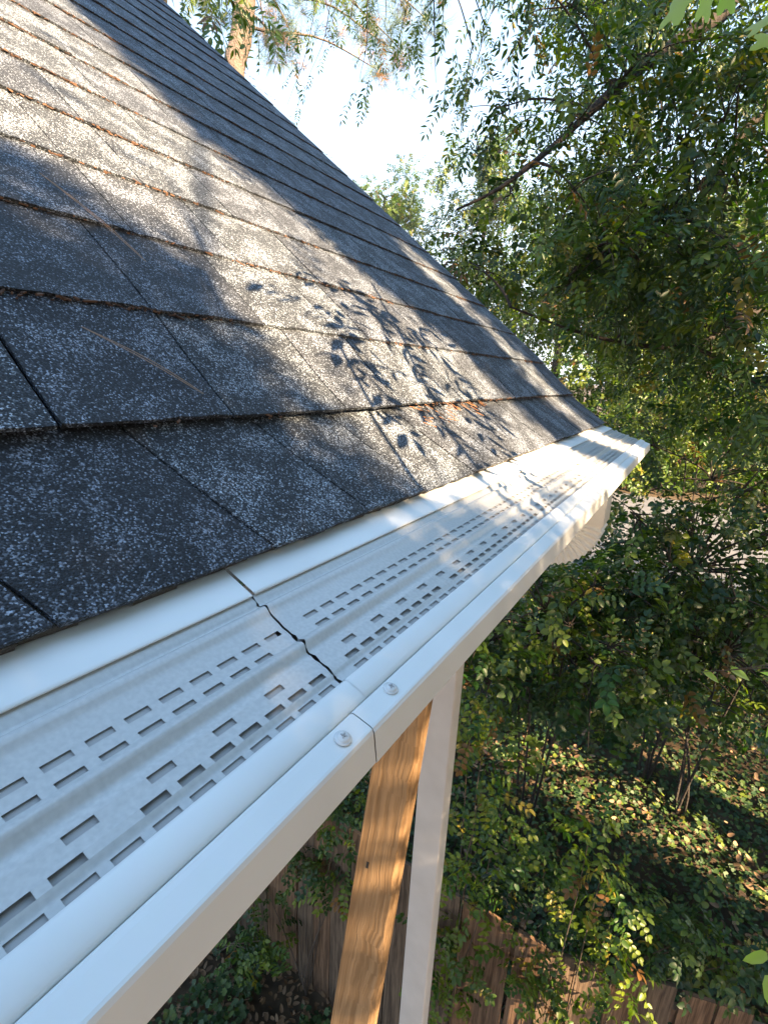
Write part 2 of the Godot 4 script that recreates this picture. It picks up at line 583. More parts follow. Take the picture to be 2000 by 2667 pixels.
func build_debris() -> void:
	# pine straw and grit caught along the shingle butts
	var xf := []; var cols := []
	var st := begin(true)
	box(st, Vector3.ZERO, Vector3(0.5, 0, 0), Vector3(0, 0.09, 0), Vector3(0, 0, 0.09))
	var bit := done(st)
	var heavy := FastNoiseLite.new()
	heavy.seed = 41
	heavy.frequency = 3.0
	for k in range(1, 17):
		for i in 480:
			var x := rf(0.05, 1.8)
			var h := heavy.get_noise_2d(x, k * 3.7) + 0.25
			if k >= 5 and x > 0.30 and x < 0.62:
				h += 0.2
			if rng.randf() > h * 1.3:
				continue
			var s := k * EXPO - absf(rng.randfn()) * 0.003 - 0.0004
			var p := RP(x, s, off(s) + 0.0032 + rf(0.0, 0.0022))
			var d := Vector3(1, 0, 0) * rf(0.6, 1.0) + RP(0, 1, 0) * rf(-0.9, 0.9)
			xf.append(along(d, rf(0, TAU), 1.0, p) * Transform3D(Basis.from_scale(Vector3(rf(0.0015, 0.006) * (3.0 if rng.randf() < 0.15 else 1.0), rf(0.004, 0.011), rf(0.004, 0.011))), Vector3.ZERO))
			cols.append(Color(0.030, 0.018, 0.013).lerp(Color(0.16, 0.080, 0.042), rng.randf()))
	# fan of straw where two cuts meet on the second course
	for i in 36:
		var x := rf(0.68, 0.98)
		var s := 0.140 - absf(rng.randfn()) * 0.016
		var d := Vector3(1, 0, 0) * rf(0.5, 1.0) + RP(0, 1, 0) * rf(-0.9, -0.1)
		xf.append(along(d, rf(0, TAU), 1.0, RP(x, s, off(s) + 0.003)) * Transform3D(Basis.from_scale(Vector3(rf(0.008, 0.030), 0.0045, 0.0045)), Vector3.ZERO))
		cols.append(Color(0.20, 0.085, 0.035).lerp(Color(0.30, 0.15, 0.065), rng.randf()))
	var o := stuff("pine_straw", bit, M.debris, xf, cols)
	tag(o, "brown pine straw and grit caught along the shingle edges", "debris", "", "stuff")
	var spots := [[Vector2(0.319, 0.496), Vector2(0.366, 0.363), "long pale pine needle lying across the upper shaded shingles"], [Vector2(0.242, 0.246), Vector2(0.315, 0.168), "long pale pine needle lying on the second shingle course"]]
	for e in spots:
		var t := thing("pine_needle", e[2], "pine needle", RP(e[0].x, e[0].y, 0.008), "pine needles on the shingles")
		for f in 2:
			var n := begin()
			var pts := []; var rad := []
			for i in 7:
				var u := i / 6.0
				var q: Vector2 = (e[0] as Vector2).lerp(e[1], u)
				var bow := sin(u * PI) * (0.004 + 0.003 * f) + f * 0.001 * u
				pts.append(RP(q.x + bow, q.y + bow * 0.4, off(q.y) + 0.0085) - t.position)
				rad.append(0.0004 if i < 6 else 0.0002)
			tube(n, pts, rad, 5)
			obj("needle", done(n), M.needle, t)

# ---------------------------------------------------------------- gutter
func zf(z: float) -> float:
	return z - lerpf(0.0066, 0.0032, (z - 0.031) / 0.1175)

func GP(x: float, z: float, o: float) -> Vector3:
	var zz := zf(z)
	return Vector3(x, -0.012 - 0.268 * zz + 0.966 * o, zz + 0.259 * o)

const GUARD := [[0.0300, -0.0016], [0.0355, -0.0021], [0.0375, -0.0034], [0.0392, -0.0036], [0.0408, -0.0022], [0.0430, 0.0002], [0.0452, 0.0006], [0.0478, -0.0002], [0.0500, -0.0016], [0.0530, -0.0020], [0.0592, -0.0021], [0.0633, -0.0022], [0.0671, -0.0022], [0.0710, -0.0022], [0.0736, -0.0020], [0.0770, -0.0018], [0.0786, -0.0008], [0.0806, 0.0006], [0.0824, 0.0007], [0.0842, -0.0006], [0.0862, -0.0028], [0.0882, -0.0036], [0.0902, -0.0032], [0.0922, -0.0024], [0.0942, -0.0022], [0.0982, -0.0022], [0.1010, -0.0021], [0.1040, -0.0016], [0.1078, -0.0016], [0.1094, -0.0022], [0.1106, -0.0030], [0.1122, -0.0030], [0.1160, -0.0030], [0.1200, -0.0030]]

func guard_panel(x0: float, x1: float, raise: float, label: String, seed_: int) -> void:
	var r := RandomNumberGenerator.new()
	r.seed = seed_
	var t := thing("gutter_guard", label, "gutter guard", Vector3.ZERO, "gutter guard panels laid end to end")
	var skew := func(z: float) -> float: return -0.17 * z
	# flange tucked under the shingles
	var st := begin()
	var fl := [[-0.055, -0.0005], [0.010, 0.0006], [0.0285, 0.0010], [0.0312, 0.0009], [0.0316, 0.0001], [0.0310, -0.0006]]
	for i in fl.size() - 1:
		var n := 12
		for j in n:
			var a: float = lerpf(x0, x1, float(j) / n); var b: float = lerpf(x0, x1, float(j + 1) / n)
			var z0: float = fl[i][0]; var z1: float = fl[i + 1][0]
			quad(st, GP(a + skew.call(z0), z0, fl[i][1] + raise), GP(a + skew.call(z1), z1, fl[i + 1][1] + raise), GP(b + skew.call(z1), z1, fl[i + 1][1] + raise), GP(b + skew.call(z0), z0, fl[i][1] + raise))
	obj("flange", done(st), M.white_enamel, t)
	# perforated sheet: rows are [index of the profile strip, pitch, length, phase]
	var rows := {11: [0.0182, 0.0124, 0.0], 14: [0.0182, 0.0122, 0.0], 24: [0.0347, 0.0125, 0.0096], 27: [0.0173, 0.0121, 0.0], 31: [0.0172, 0.0120, 0.0]}
	var ends := []
	for i in GUARD.size():
		ends.append([rf(-0.0009, 0.0009) + r.randf_range(-0.0012, 0.0004), r.randf_range(-0.0004, 0.0014)])
	st = begin()
	for i in GUARD.size() - 1:
		var za: float = GUARD[i][0]; var zb: float = GUARD[i + 1][0]
		var oa: float = GUARD[i][1] + raise; var ob: float = GUARD[i + 1][1] + raise
		var xa0: float = x0 + skew.call(za) + ends[i][0]; var xb0: float = x0 + skew.call(zb) + ends[i + 1][0]
		var xa1: float = x1 + skew.call(za) + ends[i][1]; var xb1: float = x1 + skew.call(zb) + ends[i + 1][1]
		var cells := []   # [from, to] of solid metal
		if rows.has(i):
			var w: Array = rows[i]
			var lo := maxf(xa0, xb0) + 0.004; var hi := minf(xa1, xb1) - 0.004
			var k := int(ceil((lo - 0.0545 - w[2]) / w[0]))
			var cur := -100.0
			while true:
				var sx: float = 0.0545 + w[2] + k * w[0]
				if sx + w[1] > hi:
					break
				if not (i == 27 and posmod(k, 17) == 1):
					cells.append([cur, sx])
					cur = sx + w[1]
				k += 1
			cells.append([cur, 100.0])
		else:
			var n := int((x1 - x0) / 0.12) + 1
			for j in n:
				cells.append([-100.0 if j == 0 else lerpf(x0, x1, float(j) / n), 100.0 if j == n - 1 else lerpf(x0, x1, float(j + 1) / n)])
		for c in cells:
			var a0: float = xa0 if c[0] < -50.0 else c[0]
			var b0: float = xb0 if c[0] < -50.0 else c[0]
			var a1: float = xa1 if c[1] > 50.0 else c[1]
			var b1: float = xb1 if c[1] > 50.0 else c[1]
			quad(st, GP(a0, za, oa), GP(b0, zb, ob), GP(b1, zb, ob), GP(a1, za, oa))
	obj("perforated_sheet", done(st), M.guard_enamel, t)
	st = begin()
	quad(st, GP(x0 + 0.004, 0.061, -0.0034 + raise), GP(x0 - 0.016, 0.079, -0.0032 + raise), GP(x1 - 0.022, 0.079, -0.0032 + raise), GP(x1 - 0.016, 0.061, -0.0034 + raise))
	quad(st, GP(x0 + 0.004, 0.092, -0.0036 + raise), GP(x0 - 0.016, 0.119, -0.0042 + raise), GP(x1 - 0.022, 0.119, -0.0042 + raise), GP(x1 - 0.016, 0.092, -0.0036 + raise))
	obj("mesh_screen", done(st), M.screen, t)
	# front hood that laps over the lip
	st = begin()
	var hood := [[0.1170, -0.0020], [0.1168, 0.0004], [0.1173, 0.0014], [0.1188, 0.0020], [0.1225, 0.0021], [0.1265, 0.0017], [0.1295, 0.0009], [0.1314, 0.0001], [0.1322, -0.0008], [0.1324, -0.0032]]
	for i in hood.size() - 1:
		var z0: float = hood[i][0]; var z1: float = hood[i + 1][0]
		for j in 10:
			var a: float = lerpf(x0 - 0.0004, x1 + 0.005, j / 10.0); var b: float = lerpf(x0 - 0.0004, x1 + 0.005, (j + 1) / 10.0)
			quad(st, GP(a - 0.0205, z0, hood[i][1] + raise * 0.4), GP(a - 0.0205, z1, hood[i + 1][1] + raise * 0.4), GP(b - 0.0205, z1, hood[i + 1][1] + raise * 0.4), GP(b - 0.0205, z0, hood[i][1] + raise * 0.4))
	obj("hood", done(st), M.white_enamel, t)

func build_gutter() -> void:
	guard_panel(-1.9, 0.2275, 0.0, "white slotted gutter guard panel with its cut end at the dark joint", 1)
	guard_panel(0.2295, 1.085, 0.0008, "white slotted gutter guard panel between the two joints", 2)
	guard_panel(1.0865, 1.815, 0.0016, "white slotted gutter guard panel at the open roof corner", 3)
	var t := thing("rain_gutter", "white aluminium rain gutter with screwed front lip under the shingle edge", "gutter")
	var lip := [[0.1325, -0.0042], [0.1328, -0.0012], [0.1338, -0.0002], [0.1365, 0.0], [0.1456, -0.0001], [0.1468, -0.0004], [0.1474, -0.0012]]
	for seg in [[-1.92, 0.1935, 0.0, 0.0], [0.1938, 1.79, 0.0003, 0.0003]]:
		var pts := []
		for e in lip:
			pts.append(GP(0, e[0], e[1] + seg[2]))
		var f: Vector3 = pts[-1]
		for e in [[0.0005, -0.0012], [0.0030, -0.0188 + seg[3] * -2.0], [0.0026, -0.0196], [0.0010, -0.0201], [-0.006, -0.0206]]:
			pts.append(f + Vector3(0, e[1], e[0] + seg[3]))
		var body := []
		for e in [[0.120, -0.082], [0.104, -0.092], [0.095, -0.108], [0.091, -0.124], [0.086, -0.128], [0.030, -0.128], [0.021, -0.124], [0.0205, -0.020]]:
			body.append(Vector3(0, e[1], e[0]))
		var st := begin(true)
		for i in pts.size() - 1:
			for j in 16:
				var a: float = lerpf(seg[0], seg[1], j / 16.0); var b: float = lerpf(seg[0], seg[1], (j + 1) / 16.0)
				var va := Vector3(a, 0, 0); var vb := Vector3(b, 0, 0)
				quad(st, pts[i] + va, pts[i + 1] + va, pts[i + 1] + vb, pts[i] + vb)
		obj("front_lip", done(st), M.white_enamel, t)
		st = begin(true)
		body.push_front(pts[-1])
		for i in body.size() - 1:
			var va := Vector3(seg[0], 0, 0); var vb := Vector3(seg[1], 0, 0)
			quad(st, body[i] + va, body[i + 1] + va, body[i + 1] + vb, body[i] + vb)
		obj("trough", done(st), M.white_enamel, t)
	# end cap
	var st := begin(true)
	var cap := [GP(1.7905, 0.146, -0.0015), GP(1.7905, 0.148, -0.028), Vector3(1.7905, -0.082, 0.120), Vector3(1.7905, -0.108, 0.095), Vector3(1.7905, -0.128, 0.086), Vector3(1.7905, -0.128, 0.030), Vector3(1.7905, -0.02, 0.0205)]
	for i in range(1, cap.size() - 1):
		tri(st, cap[0], cap[i], cap[i + 1])
	obj("end_cap", done(st), M.white_enamel, t)
	for e in [[0.2255, 0.1385], [0.176, 0.1400]]:
		var o := GP(e[0], e[1], 0.0004)
		st = begin()
		var prof := [[0.0046, 0.0], [0.0047, 0.0006], [0.0042, 0.0009], [0.0036, 0.0010], [0.0034, 0.0016], [0.0026, 0.0022], [0.0012, 0.0024]]
		var nn := Vector3(0, 0.966, 0.259); var tt := Vector3(1, 0, 0); var bb := nn.cross(tt)
		for i in prof.size() - 1:
			for k in 18:
				var u := TAU * k / 18; var v := TAU * (k + 1) / 18
				var c0 := tt * cos(u) + bb * sin(u); var c1 := tt * cos(v) + bb * sin(v)
				quad(st, o + c0 * prof[i][0] + nn * prof[i][1], o + c1 * prof[i][0] + nn * prof[i][1], o + c1 * prof[i + 1][0] + nn * prof[i + 1][1], o + c0 * prof[i + 1][0] + nn * prof[i + 1][1])
		var sc := obj("screw", done(st), M.screw, t)
		st = begin(true)
		for a in [0.4, 0.4 + PI / 2]:
			var d: Vector3 = tt * cos(a) + bb * sin(a)
			box(st, o + nn * 0.00225, d * 0.0019, nn.cross(d) * 0.0004, nn * 0.0003)
		obj("cross_slot", done(st), M.screen, sc)

func build_downspout() -> void:
	var t := thing("downspout", "white square downspout with ribbed elbow under the gutter", "downspout")
	# elbow: crimped tube that turns in towards the house
	var st := begin()
	var cx := 1.25; var hw := 0.040
	var centre := Vector3(0, -0.188, -0.002)
	var rings := []
	var n := 90
	var top_r := []
	for i in n + 1:
		var a := lerpf(0.0, 1.40, float(i) / n)
		var rib := 0.0040 * pow(0.5 + 0.5 * cos(float(i) / n * TAU * 10.0), 2.0)
		var dirv := Vector3(0, -sin(a), cos(a))
		var ri := 0.044 + rib * 0.3; var ro := 0.118 + rib
		rings.append([dirv, ri, ro, hw + rib])
	var pts := []
	pts.append([Vector3(cx - hw, -0.100, 0.042), Vector3(cx + hw, -0.100, 0.042), Vector3(cx + hw, -0.100, 0.117), Vector3(cx - hw, -0.100, 0.117)])
	for e in rings:
		var ci: Vector3 = centre + e[0] * e[1]; var co: Vector3 = centre + e[0] * e[2]
		pts.append([Vector3(cx - e[3], ci.y, ci.z), Vector3(cx + e[3], ci.y, ci.z), Vector3(cx + e[3], co.y, co.z), Vector3(cx - e[3], co.y, co.z)])
	for i in pts.size() - 1:
		for k in 4:
			st.set_smooth_group(k)
			quad(st, pts[i][k], pts[i][(k + 1) % 4], pts[i + 1][(k + 1) % 4], pts[i + 1][k])
	obj("elbow", done(st), M.white_enamel, t)
	# sloping link and straight pipe
	var x0 := 1.05
	var pl := at_x(1062, 2363, x0); var pr := at_x(1129, 2363, x0)
	var zc := (pl.z + pr.z) * 0.5; var hz := (pr.z - pl.z) * 0.5
	var last: Array = pts[-1]
	var a: Vector3 = (last[0] + last[1] + last[2] + last[3]) * 0.25
	var b := Vector3(x0 + 0.026, -0.33, zc)
	st = begin(true)
	var d := (b - a).normalized()
	box(st, (a + b) * 0.5, Vector3(0.034, 0, 0), d * ((b - a).length() * 0.5 + 0.01), Vector3(1, 0, 0).cross(d) * 0.026)
	obj("link_pipe", done(st), M.white_enamel, t)
	st = begin()
	var prof := []
	var hx := 0.026; var rr := 0.005
	for q in [[1, 1], [-1, 1], [-1, -1], [1, -1]]:
		for k in 4:
			var u := (k / 3.0) * PI / 2
			var cc := [Vector2(cos(u), sin(u)), Vector2(-sin(u), cos(u)), Vector2(-cos(u), -sin(u)), Vector2(sin(u), -cos(u))]
			var idx := [[1, 1], [-1, 1], [-1, -1], [1, -1]].find(q)
			prof.append(Vector2(q[0] * (hx - rr), q[1] * (hz - rr)) + cc[idx] * rr)
	for i in prof.size():
		var p: Vector2 = prof[i]; var q: Vector2 = prof[(i + 1) % prof.size()]
		for j in 6:
			var y0 := lerpf(-0.30, -4.15, j / 6.0); var y1 := lerpf(-0.30, -4.15, (j + 1) / 6.0)
			quad(st, Vector3(x0 + hx + p.x, y0, zc + p.y), Vector3(x0 + hx + q.x, y0, zc + q.y), Vector3(x0 + hx + q.x, y1, zc + q.y), Vector3(x0 + hx + p.x, y1, zc + p.y))
	obj("pipe", done(st), M.pipe_enamel, t)

func build_post() -> void:
	var t := thing("wooden_post", "rough orange brown wooden post leaning beside the white downspout", "post")
	var x0 := 0.72
	var th := Vector3(0.038, 0, 0)
	var l0 := at_x(927, 2250, x0); var l1 := at_x(860, 2667, x0)
	var b0 := at_x(1037, 2250, x0); var b1 := at_x(967, 2667, x0)
	var st := begin(true)
	var n := 90
	var ya := -0.24; var yb := -4.24
	var wane := FastNoiseLite.new()
	wane.seed = 4
	wane.frequency = 2.2
	wane.fractal_octaves = 4
	var rows := []
	for i in n + 1:
		var y := lerpf(ya, yb, float(i) / n)
		var l := l0.lerp(l1, (y - l0.y) / (l1.y - l0.y)); var b := b0.lerp(b1, (y - b0.y) / (b1.y - b0.y))
		l.y = y; b.y = y
		var w := b.z - l.z
		var wn := 0.004 + 0.010 * clampf(wane.get_noise_1d(y * 4.0) + 0.35, 0.0, 1.0)
		var wx := 0.004 + 0.012 * clampf(wane.get_noise_1d(y * 4.0 + 50.0) + 0.4, 0.0, 1.0)
		var e := 0.002
		rows.append([l + Vector3(e, 0, 0), l + Vector3(0, 0, e), b - Vector3(0, 0, wn), b + Vector3(wx, 0, rf(-0.0006, 0.0006)), b + th - Vector3(e, 0, 0), b + th - Vector3(0, 0, e), l + th + Vector3(0, 0, e), l + th - Vector3(e, 0, 0)])
	for i in n:
		var v0: float = (ya - rows[i][0].y) * 0.42; var v1: float = (ya - rows[i + 1][0].y) * 0.42
		var u := 0.0
		for k in 8:
			var p: Vector3 = rows[i][k]; var q: Vector3 = rows[i][(k + 1) % 8]
			var du := (q - p).length() * 3.0
			quad(st, p, q, rows[i + 1][(k + 1) % 8], rows[i + 1][k], Vector2(u, v0), Vector2(u + du, v0), Vector2(u + du, v1), Vector2(u, v1))
			u += du
	st.generate_normals()
	st.generate_tangents()
	obj("timber", st.commit(), M.post_wood, t)
	st = begin(true)
	var nh := at_x(957, 2253, x0 - 0.0008)
	box(st, nh, Vector3(0.0006, 0, 0), Vector3(0, 0.009, 0.001), Vector3(0, 0, 0.0028))
	obj("nail_hole", done(st), M.gap, t)

# ---------------------------------------------------------------- ground
func gh(x: float, z: float) -> float:
	var y := -4.2
	if x > 2.02:
		y = lerpf(-4.2, -3.55, clampf((x - 2.02) / 0.25, 0, 1))
		y += lerpf(0.0, 0.85, smoothstep(2.3, 6.2, x))
		y += lerpf(0.0, 0.30, smoothstep(6.2, 30.0, x))
		y += 0.10 * sin(x * 1.7 + z * 0.9) * smoothstep(2.4, 3.2, x) * (1.0 - smoothstep(6.0, 7.0, x))
	return y

func build_ground() -> void:
	var xs := [-200.0, -60.0, -20.0, -8.0, -3.0]
	for i in 16:
		xs.append(-2.0 + i * 0.26)
	for e in [2.02, 2.1, 2.2, 2.28]:
		xs.append(e)
	for i in 28:
		xs.append(2.4 + i * 0.2)
	for e in [9.0, 11.0, 14.0, 20.0, 30.0, 60.0, 120.0, 300.0]:
		xs.append(e)
	var zs := [-300.0, -100.0, -40.0, -20.0, -12.0, -8.0]
	for i in 30:
		zs.append(-6.0 + i * 0.35)
	for e in [6.0, 9.0, 14.0, 25.0, 60.0, 200.0]:
		zs.append(e)
	var st := begin()
	for i in xs.size() - 1:
		for j in zs.size() - 1:
			var c := []
			for e in [[xs[i], zs[j]], [xs[i + 1], zs[j]], [xs[i + 1], zs[j + 1]], [xs[i], zs[j + 1]]]:
				c.append(Vector3(e[0], gh(e[0], e[1]), e[1]))
			quad(st, c[0], c[1], c[2], c[3])
	var g := obj("ground", done(st), M.ground_soil)
	g.set_meta("kind", "structure")
	st = begin()
	for i in 12:
		for j in 12:
			var c := []
			for e in [[i, j], [i + 1, j], [i + 1, j + 1], [i, j + 1]]:
				var z: float = -16.0 + e[1] * 2.4
				var x: float = 7.2 + e[0] * 0.55 + z * 0.06
				c.append(Vector3(x, gh(x, z) + 0.05, z))
			quad(st, c[0], c[1], c[2], c[3])
	var dw := obj("driveway", done(st), M.concrete)
	dw.set_meta("kind", "structure")

func build_ground_cover() -> void:
	var xf := []; var cols := []
	var lump := FastNoiseLite.new()
	lump.seed = 8
	lump.frequency = 0.9
	for i in 80000:
		var x := 2.2 + pow(rng.randf(), 1.25) * 6.0
		var z := rf(-3.4, 3.2) if x < 4.5 else rf(-5.0, 3.6)
		var y := gh(x, z) + 0.02 + rf(0.0, 0.16) * (0.5 + lump.get_noise_2d(x, z)) + 0.10 * maxf(0.0, lump.get_noise_2d(x * 1.4, z * 1.4))
		var d := Vector3(rf(-1, 1), rf(-0.7, 0.2), rf(-1, 1))
		xf.append(along(d, rf(-0.7, 0.7), rf(0.024, 0.055), Vector3(x, y, z)))
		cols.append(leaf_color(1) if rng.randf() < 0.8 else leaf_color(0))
	var o := stuff("ivy", MESH.ivy, M.ivy_leaf, xf, cols)
	tag(o, "dark green ivy spread over the slope behind the fence", "ivy", "", "stuff")
	xf = []; cols = []
	var iv := []; var ic := []
	for i in 24000:
		var far := rng.randf() < 0.55
		var x := rf(2.25, 8.0) if far else rf(-0.5, 2.0)
		var z := rf(-4.5, 3.4)
		if far and lump.get_noise_2d(x * 1.2 + 30.0, z * 1.2) < 0.02:
			continue
		var y := gh(x, z) + rf(0.03, 0.15 if far else 0.05)
		xf.append(along(Vector3(rf(-1, 1), rf(-0.3, 0.3), rf(-1, 1)), rf(-0.8, 0.8), rf(0.025, 0.06), Vector3(x, y, z)))
		cols.append(leaf_color(3))
	for i in 9000:
		var x := rf(0.5, 1.96)
		var z := rf(-3.6, -0.4)
		if lump.get_noise_2d(x * 1.6, z * 1.6 + 9.0) < 0.0:
			continue
		iv.append(along(Vector3(rf(-1, 1), rf(-0.6, 0.3), rf(-1, 1)), rf(-0.7, 0.7), rf(0.03, 0.06), Vector3(x, gh(x, z) + rf(0.02, 0.22), z)))
		ic.append(leaf_color(1))
	o = stuff("ivy", MESH.ivy, M.ivy_leaf, iv, ic)
	tag(o, "low dark ivy on the yard in front of the fence", "ivy", "", "stuff")
	o = stuff("leaf_litter", MESH.litter, M.litter, xf, cols)
	tag(o, "dry tan leaves fallen on the ground and among the ivy", "leaf litter", "", "stuff")

func build_fence() -> void:
	var t := thing("board_fence", "weathered brown board fence below the post with vines over its top", "fence", Vector3(2.0, 0, 0))
	var variants := []
	for v in 5:
		var st := begin(true)
		var w := 0.0685
		var top := 1.64 + rf(-0.006, 0.006)
		var dx := 0.009
		var u0 := v * 0.37
		# dog-eared board, bottom at 0
		var out := [Vector2(-w, 0), Vector2(w, 0), Vector2(w, top - 0.004), Vector2(w - 0.004, top), Vector2(-w + 0.004, top), Vector2(-w, top - 0.004)]
		for i in range(1, out.size() - 1):
			for sx in [-dx, dx]:
				var p := [out[0], out[i], out[i + 1]]
				tri(st, Vector3(sx, p[0].y, p[0].x), Vector3(sx, p[1].y, p[1].x), Vector3(sx, p[2].y, p[2].x), Vector2(p[0].x * 2.2 + u0, p[0].y * 0.42), Vector2(p[1].x * 2.2 + u0, p[1].y * 0.42), Vector2(p[2].x * 2.2 + u0, p[2].y * 0.42))
		for i in out.size():
			var p: Vector2 = out[i]; var q: Vector2 = out[(i + 1) % out.size()]
			quad(st, Vector3(-dx, p.y, p.x), Vector3(dx, p.y, p.x), Vector3(dx, q.y, q.x), Vector3(-dx, q.y, q.x), Vector2(u0, p.y * 0.4), Vector2(u0 + 0.04, p.y * 0.4), Vector2(u0 + 0.04, q.y * 0.4), Vector2(u0, q.y * 0.4))
		st.generate_normals()
		st.generate_tangents()
		variants.append(st.commit())
	var z := -3.6
	while z < 3.2:
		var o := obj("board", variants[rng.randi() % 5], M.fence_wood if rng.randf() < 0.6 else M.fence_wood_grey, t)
		o.position = Vector3(rf(-0.004, 0.004) + maxf(0.0, z - 0.1) * 0.3, -4.2 + rf(-0.015, 0.015) - (0.05 if z > 1.0 else 0.0), z)
		o.rotation = Vector3(rf(-0.008, 0.008), rf(-0.03, 0.03) + (0.29 if z > 0.1 else 0.0), 0)
		z += 0.1425 + rf(0.0, 0.004)
	for y in [-3.95, -3.35, -2.76]:
		var st := begin(true)
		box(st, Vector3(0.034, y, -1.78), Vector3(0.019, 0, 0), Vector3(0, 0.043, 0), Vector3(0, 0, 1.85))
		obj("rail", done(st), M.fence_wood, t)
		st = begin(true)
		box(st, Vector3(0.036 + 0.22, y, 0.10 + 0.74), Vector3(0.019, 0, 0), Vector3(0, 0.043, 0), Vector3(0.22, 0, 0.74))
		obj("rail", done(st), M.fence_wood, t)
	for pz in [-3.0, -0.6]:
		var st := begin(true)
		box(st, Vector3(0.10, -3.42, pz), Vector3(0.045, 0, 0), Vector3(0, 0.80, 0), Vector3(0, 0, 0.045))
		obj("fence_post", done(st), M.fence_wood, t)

# ---------------------------------------------------------------- trees
func limb(st: SurfaceTool, a: Vector3, b: Vector3, r0: float, r1: float, sag: float, sides := 7) -> void:
	var pts := []; var rad := []
	var n := 8
	var wob := rdir() * (b - a).length() * 0.04
	for i in n + 1:
		var u := float(i) / n
		pts.append(a.lerp(b, u) + Vector3.UP * (sin(u * PI) * sag) + wob * sin(u * 7.0) * (1.0 - u))
		rad.append(lerpf(r0, r1, u))
	tube(st, pts, rad, sides)

func path_tube(st: SurfaceTool, ctrl: Array, r0: float, r1: float, sides := 9) -> void:
	var c := Curve3D.new()
	for i in ctrl.size():
		var d: Vector3 = (ctrl[mini(i + 1, ctrl.size() - 1)] - ctrl[maxi(i - 1, 0)]) / 6.0
		c.add_point(ctrl[i], -d, d)
	var n := maxi(8, int(c.get_baked_length() / 0.12))
	var pts := []; var rad := []
	for i in n + 1:
		var u := float(i) / n
		pts.append(c.sample_baked(u * c.get_baked_length(), true) + rdir() * lerpf(r0, r1, u) * 0.12)
		rad.append(lerpf(r0, r1, u) * rf(0.92, 1.08))
	tube(st, pts, rad, sides)

func clumps_in(poly: Array, n: int, d0: float, d1: float, r0: float, r1: float) -> Array:
	var pp := PackedVector2Array(poly)
	var lo := Vector2(1e9, 1e9); var hi := -lo
	for p in poly:
		lo = lo.min(p); hi = hi.max(p)
	var out := []
	while out.size() < n:
		var q := Vector2(rf(lo.x, hi.x), rf(lo.y, hi.y))
		if Geometry2D.is_point_in_polygon(q, pp):
			out.append([at(q.x, q.y, rf(d0, d1)), rf(r0, r1)])
	return out

# leaves of one tree, as many sprigs through the clumps
func crown(t: Node3D, clumps: Array, per: int, meshes: Array, scale_: float, kinds: Array, mat_: Material, droop := 0.35) -> void:
	var xs := []; var cs := []
	for m in meshes:
		xs.append([]); cs.append([])
	for c in clumps:
		var tint := rf(0.75, 1.25)
		for i in int(per * c[1] * c[1] / 0.16):
			var v := rdir() * pow(rng.randf(), 0.45)
			var p: Vector3 = c[0] + v * Vector3(1, 0.75, 1) * c[1]
			var d := (v * 0.7 + rdir() * 0.8 + Vector3.DOWN * droop)
			var k := rng.randi() % meshes.size()
			xs[k].append(along(d, rf(-1.0, 1.0), scale_ * rf(0.75, 1.25), p - t.position))
			var col := leaf_color(kinds[rng.randi() % kinds.size()])
			cs[k].append(Color(col.r * tint, col.g * tint, col.b * tint))
	for k in meshes.size():
		if xs[k].size() > 0:
			stuff("foliage", meshes[k], mat_, xs[k], cs[k], t)

func branches(t: Node3D, clumps: Array, anchors: Array, r0: float, called := "branch") -> void:
	var st := begin()
	for c in clumps:
		var best: Vector3 = anchors[0]
		for a in anchors:
			if (a - c[0]).length() < (best - c[0]).length():
				best = a
		if (best - c[0]).length() < 1.3:
			limb(st, best - t.position, c[0] - t.position, r0, 0.004, 0.05, 5)
		for i in 5:
			limb(st, c[0].lerp(best, rf(0.0, 0.25)) - t.position, c[0] + rdir() * c[1] * 0.9 - t.position, 0.006, 0.0015, 0.02, 4)
	obj(called, done(st), M.bark, t).set_meta("kind", "stuff")

